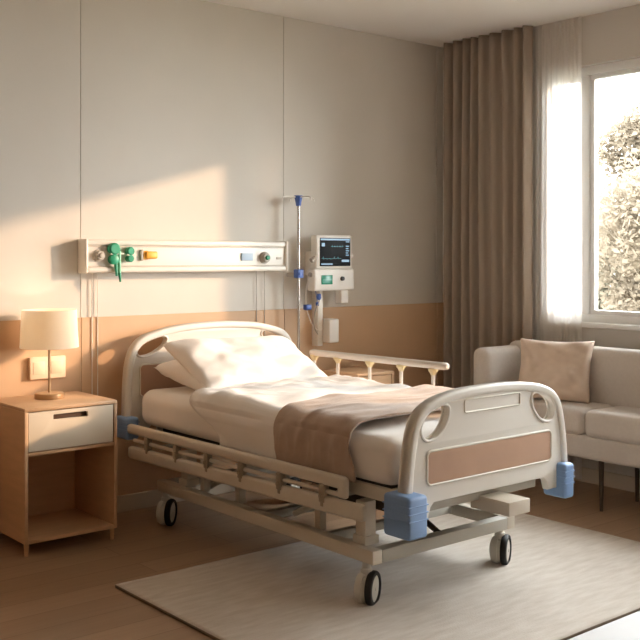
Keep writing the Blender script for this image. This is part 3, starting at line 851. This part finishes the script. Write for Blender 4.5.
curtain('sheer_curtain', 4.858, 3.462, 3.84, 0.015, 2.702, .005, 11, M['sheer'], 'white sheer curtain hanging between taupe curtain and window', 10, 0)
curtain('sheer_curtain', 4.856, -1.62, 1.22, .015, 2.702, .014, 12, M['sheer'], 'white sheer curtain added across the unseen fill window to diffuse its light', 44, 0)

# ------------------------------------------------------------------ sofa
SY1, SY0 = 3.845, 1.72
SF, SB = 4.33, 4.765
sofa = thing('sofa', 'grey-beige fabric sofa under the window beyond the foot of the bed', 'sofa', ((SF + SB) / 2, (SY0 + SY1) / 2, 0))
b = nb(); bx(b, SF + .005, SB - .02, SY0 + .02, SY1 - .02, .262, .385, .02, 4); obj('base', b, M['sofa'], sofa)
b = nb(); bx(b, SB - .135, SB, SY0 + .01, SY1 - .01, .27, .81, .045, 6); obj('backrest', b, M['sofa'], sofa)
for y0, y1 in ((SY1 - .125, SY1), (SY0, SY0 + .125)):
    b = nb(); bx(b, SF, SB - .01, y0, y1  , .27, .785, .045, 6); obj('armrest', b, M['sofa'], sofa)
ys = [SY1 - .128, 3.075, 2.46, SY0 + .128]
for c, a in zip(ys, ys[1:]):
    b = nb(); bx(b, SF - .012, SB - .13, a + .003, c - .003, .377, .515, .035, 5)
    for v in b.verts:
        if v.co.z > .5:
            u = (v.co.y - a) / (c - a); v.co.z += .012 * math.sin(PI * max(0, min(1, u)))
    obj('seat_cushion', b, M['sofa'], sofa)
for x in (SF + .05, SB - .06):
    for y in (SY1 - .1, 3.0, SY0 + .1):
        b = nb(); tube(b, [(x, y, 0), (x, y, .268)], .012, 12, rs=[.009, .015]); obj('leg', b, M['sleg'], sofa)
cushion('throw_cushion', .42, .35, .13, M['cush'], T(4.515, 3.395, .680) @ RZ(math.radians(22)) @ RY(math.radians(-72)) @ RZ(PI / 2), 2, 'beige square cushion leaning on the sofa back near the sheer curtain', 'cushion', pinch=.08)
cushion('throw_cushion', .38, .36, .12, M['cush2'], T(4.575, 2.50, .665) @ RZ(math.radians(3)) @ RY(math.radians(-72)) @ RZ(PI / 2), 5, 'rose-brown cushion on the sofa, cut off by the photo edge', 'cushion', pinch=.05)

# ------------------------------------------------------------------ outside
b = nb(); grid(b, 30, 30, lambda u, v: Vector((XW + 1 + 70 * u, -25 + 70 * v, -2.6 + .2 * noise.noise((u * 6, v * 6, 0)))))
struct('ground', b, M['lawn'])
def tree(x, y, z0, h, rad, m, n, seed, label):
    rnd = random.Random(seed)
    t = thing('tree', label, 'tree', (x, y, z0), 'hazy trees outside the window')
    b = nb(); tube(b, catmull([(x, y, z0 - .1), (x + .1, y, z0 + h * .3), (x - .1, y + .1, z0 + h * .6), (x, y, z0 + h * .85)], 5), .15, 10, rs=[.2 - .15 * i / 15 for i in range(16)])
    for k in range(9):
        a = k * 2.4; zz = z0 + h * (.3 + .05 * k)
        tube(b, [(x, y, zz), (x + math.cos(a) * rad * .6, y + math.sin(a) * rad * .6, zz + rad * .5)], .05, 6, rs=[.07, .02])
    obj('trunk', b, M['bark'], t)
    b = nb()
    blobs = []
    for k in range(26):
        a = rnd.uniform(0, 2 * PI); r = rad * rnd.uniform(.15, .85) ; q = rnd.uniform(-.9, .9)
        blobs.append((x + math.cos(a) * r * math.sqrt(1 - q * q * .8), y + math.sin(a) * r * math.sqrt(1 - q * q * .8), z0 + h * .62 + q * h * .36, rad * rnd.uniform(.22, .42)))
    for i in range(n):
        bxx, byy, bzz, br = rnd.choice(blobs)
        d = Vector((rnd.gauss(0, 1), rnd.gauss(0, 1), rnd.gauss(0, 1))).normalized() * br * rnd.uniform(.5, 1.05)
        p = Vector((bxx, byy, bzz)) + d
        s = rnd.uniform(.035, .08)
        e1 = Vector((rnd.gauss(0, 1), rnd.gauss(0, 1), rnd.gauss(0, 1))).normalized(); e2 = e1.orthogonal().normalized()
        vs = [b.verts.new(p + e1 * s), b.verts.new(p + e2 * s * .6), b.verts.new(p - e1 * s), b.verts.new(p - e2 * s * .6)]
        b.faces.new(vs)
    obj('foliage', b, m, t, smooth=False)
tree(15.2, 8.4, -2.6, 6.6, 2.6, M['leaf'], 60000, 1, 'tall pale golden leafy tree outside the window, filling the right of the glass')
tree(19.5, 13.2, -2.6, 5.4, 2.6, M['leaf2'], 26000, 2, 'lower pale sage tree outside the window, by the sheer curtain')

# ------------------------------------------------------------------ light
w = bpy.data.worlds.new('hazy_sky'); SC.world = w; w.use_nodes = True
bg = w.node_tree.nodes['Background']; bg.inputs[0].default_value = (.95, .975, 1.0, 1); bg.inputs[1].default_value = 21.0
sd = bpy.data.lights.new('sun', 'SUN'); sd.energy = 4.6; sd.color = (1, .63, .39); sd.angle = math.radians(1.6)
so = bpy.data.objects.new('sun', sd); C.objects.link(so); so.location = (9, 0, 4)
so.rotation_euler = Vector((-1, .64, -.285)).to_track_quat('-Z', 'Y').to_euler()
for wv in (W1, W_FILL):
    pd = bpy.data.lights.new('window_portal', 'AREA'); pd.shape = 'RECTANGLE'; pd.size = wv[3] - wv[2]; pd.size_y = wv[1] - wv[0]
    pd.cycles.is_portal = True
    po = bpy.data.objects.new('window_portal', pd); C.objects.link(po)
    po.location = (XW + .13, (wv[0] + wv[1]) / 2, (wv[2] + wv[3]) / 2); po.rotation_euler = (0, PI / 2, 0)

# ------------------------------------------------------------------ camera
cd = bpy.data.cameras.new('camera'); cam = bpy.data.objects.new('camera', cd); C.objects.link(cam)
cam.location = (0, 0, 1.3); cam.rotation_euler = (PI / 2, 0, -math.radians(39.8))
cd.sensor_width = 36; cd.sensor_fit = 'HORIZONTAL'; cd.lens = 995 / 640 * 36
cd.shift_y = -62 / 640; cd.clip_start = .05; cd.clip_end = 300
SC.camera = cam
SC.cycles.use_denoising = True
SC.cycles.max_bounces = 12; SC.cycles.diffuse_bounces = 7; SC.cycles.transparent_max_bounces = 16
SC.cycles.sample_clamp_indirect = 8
SC.view_settings.view_transform = 'Standard'; SC.view_settings.look = 'None'; SC.view_settings.gamma = 1
SC.view_settings.use_curve_mapping = False
SC.view_settings.exposure = -0.03
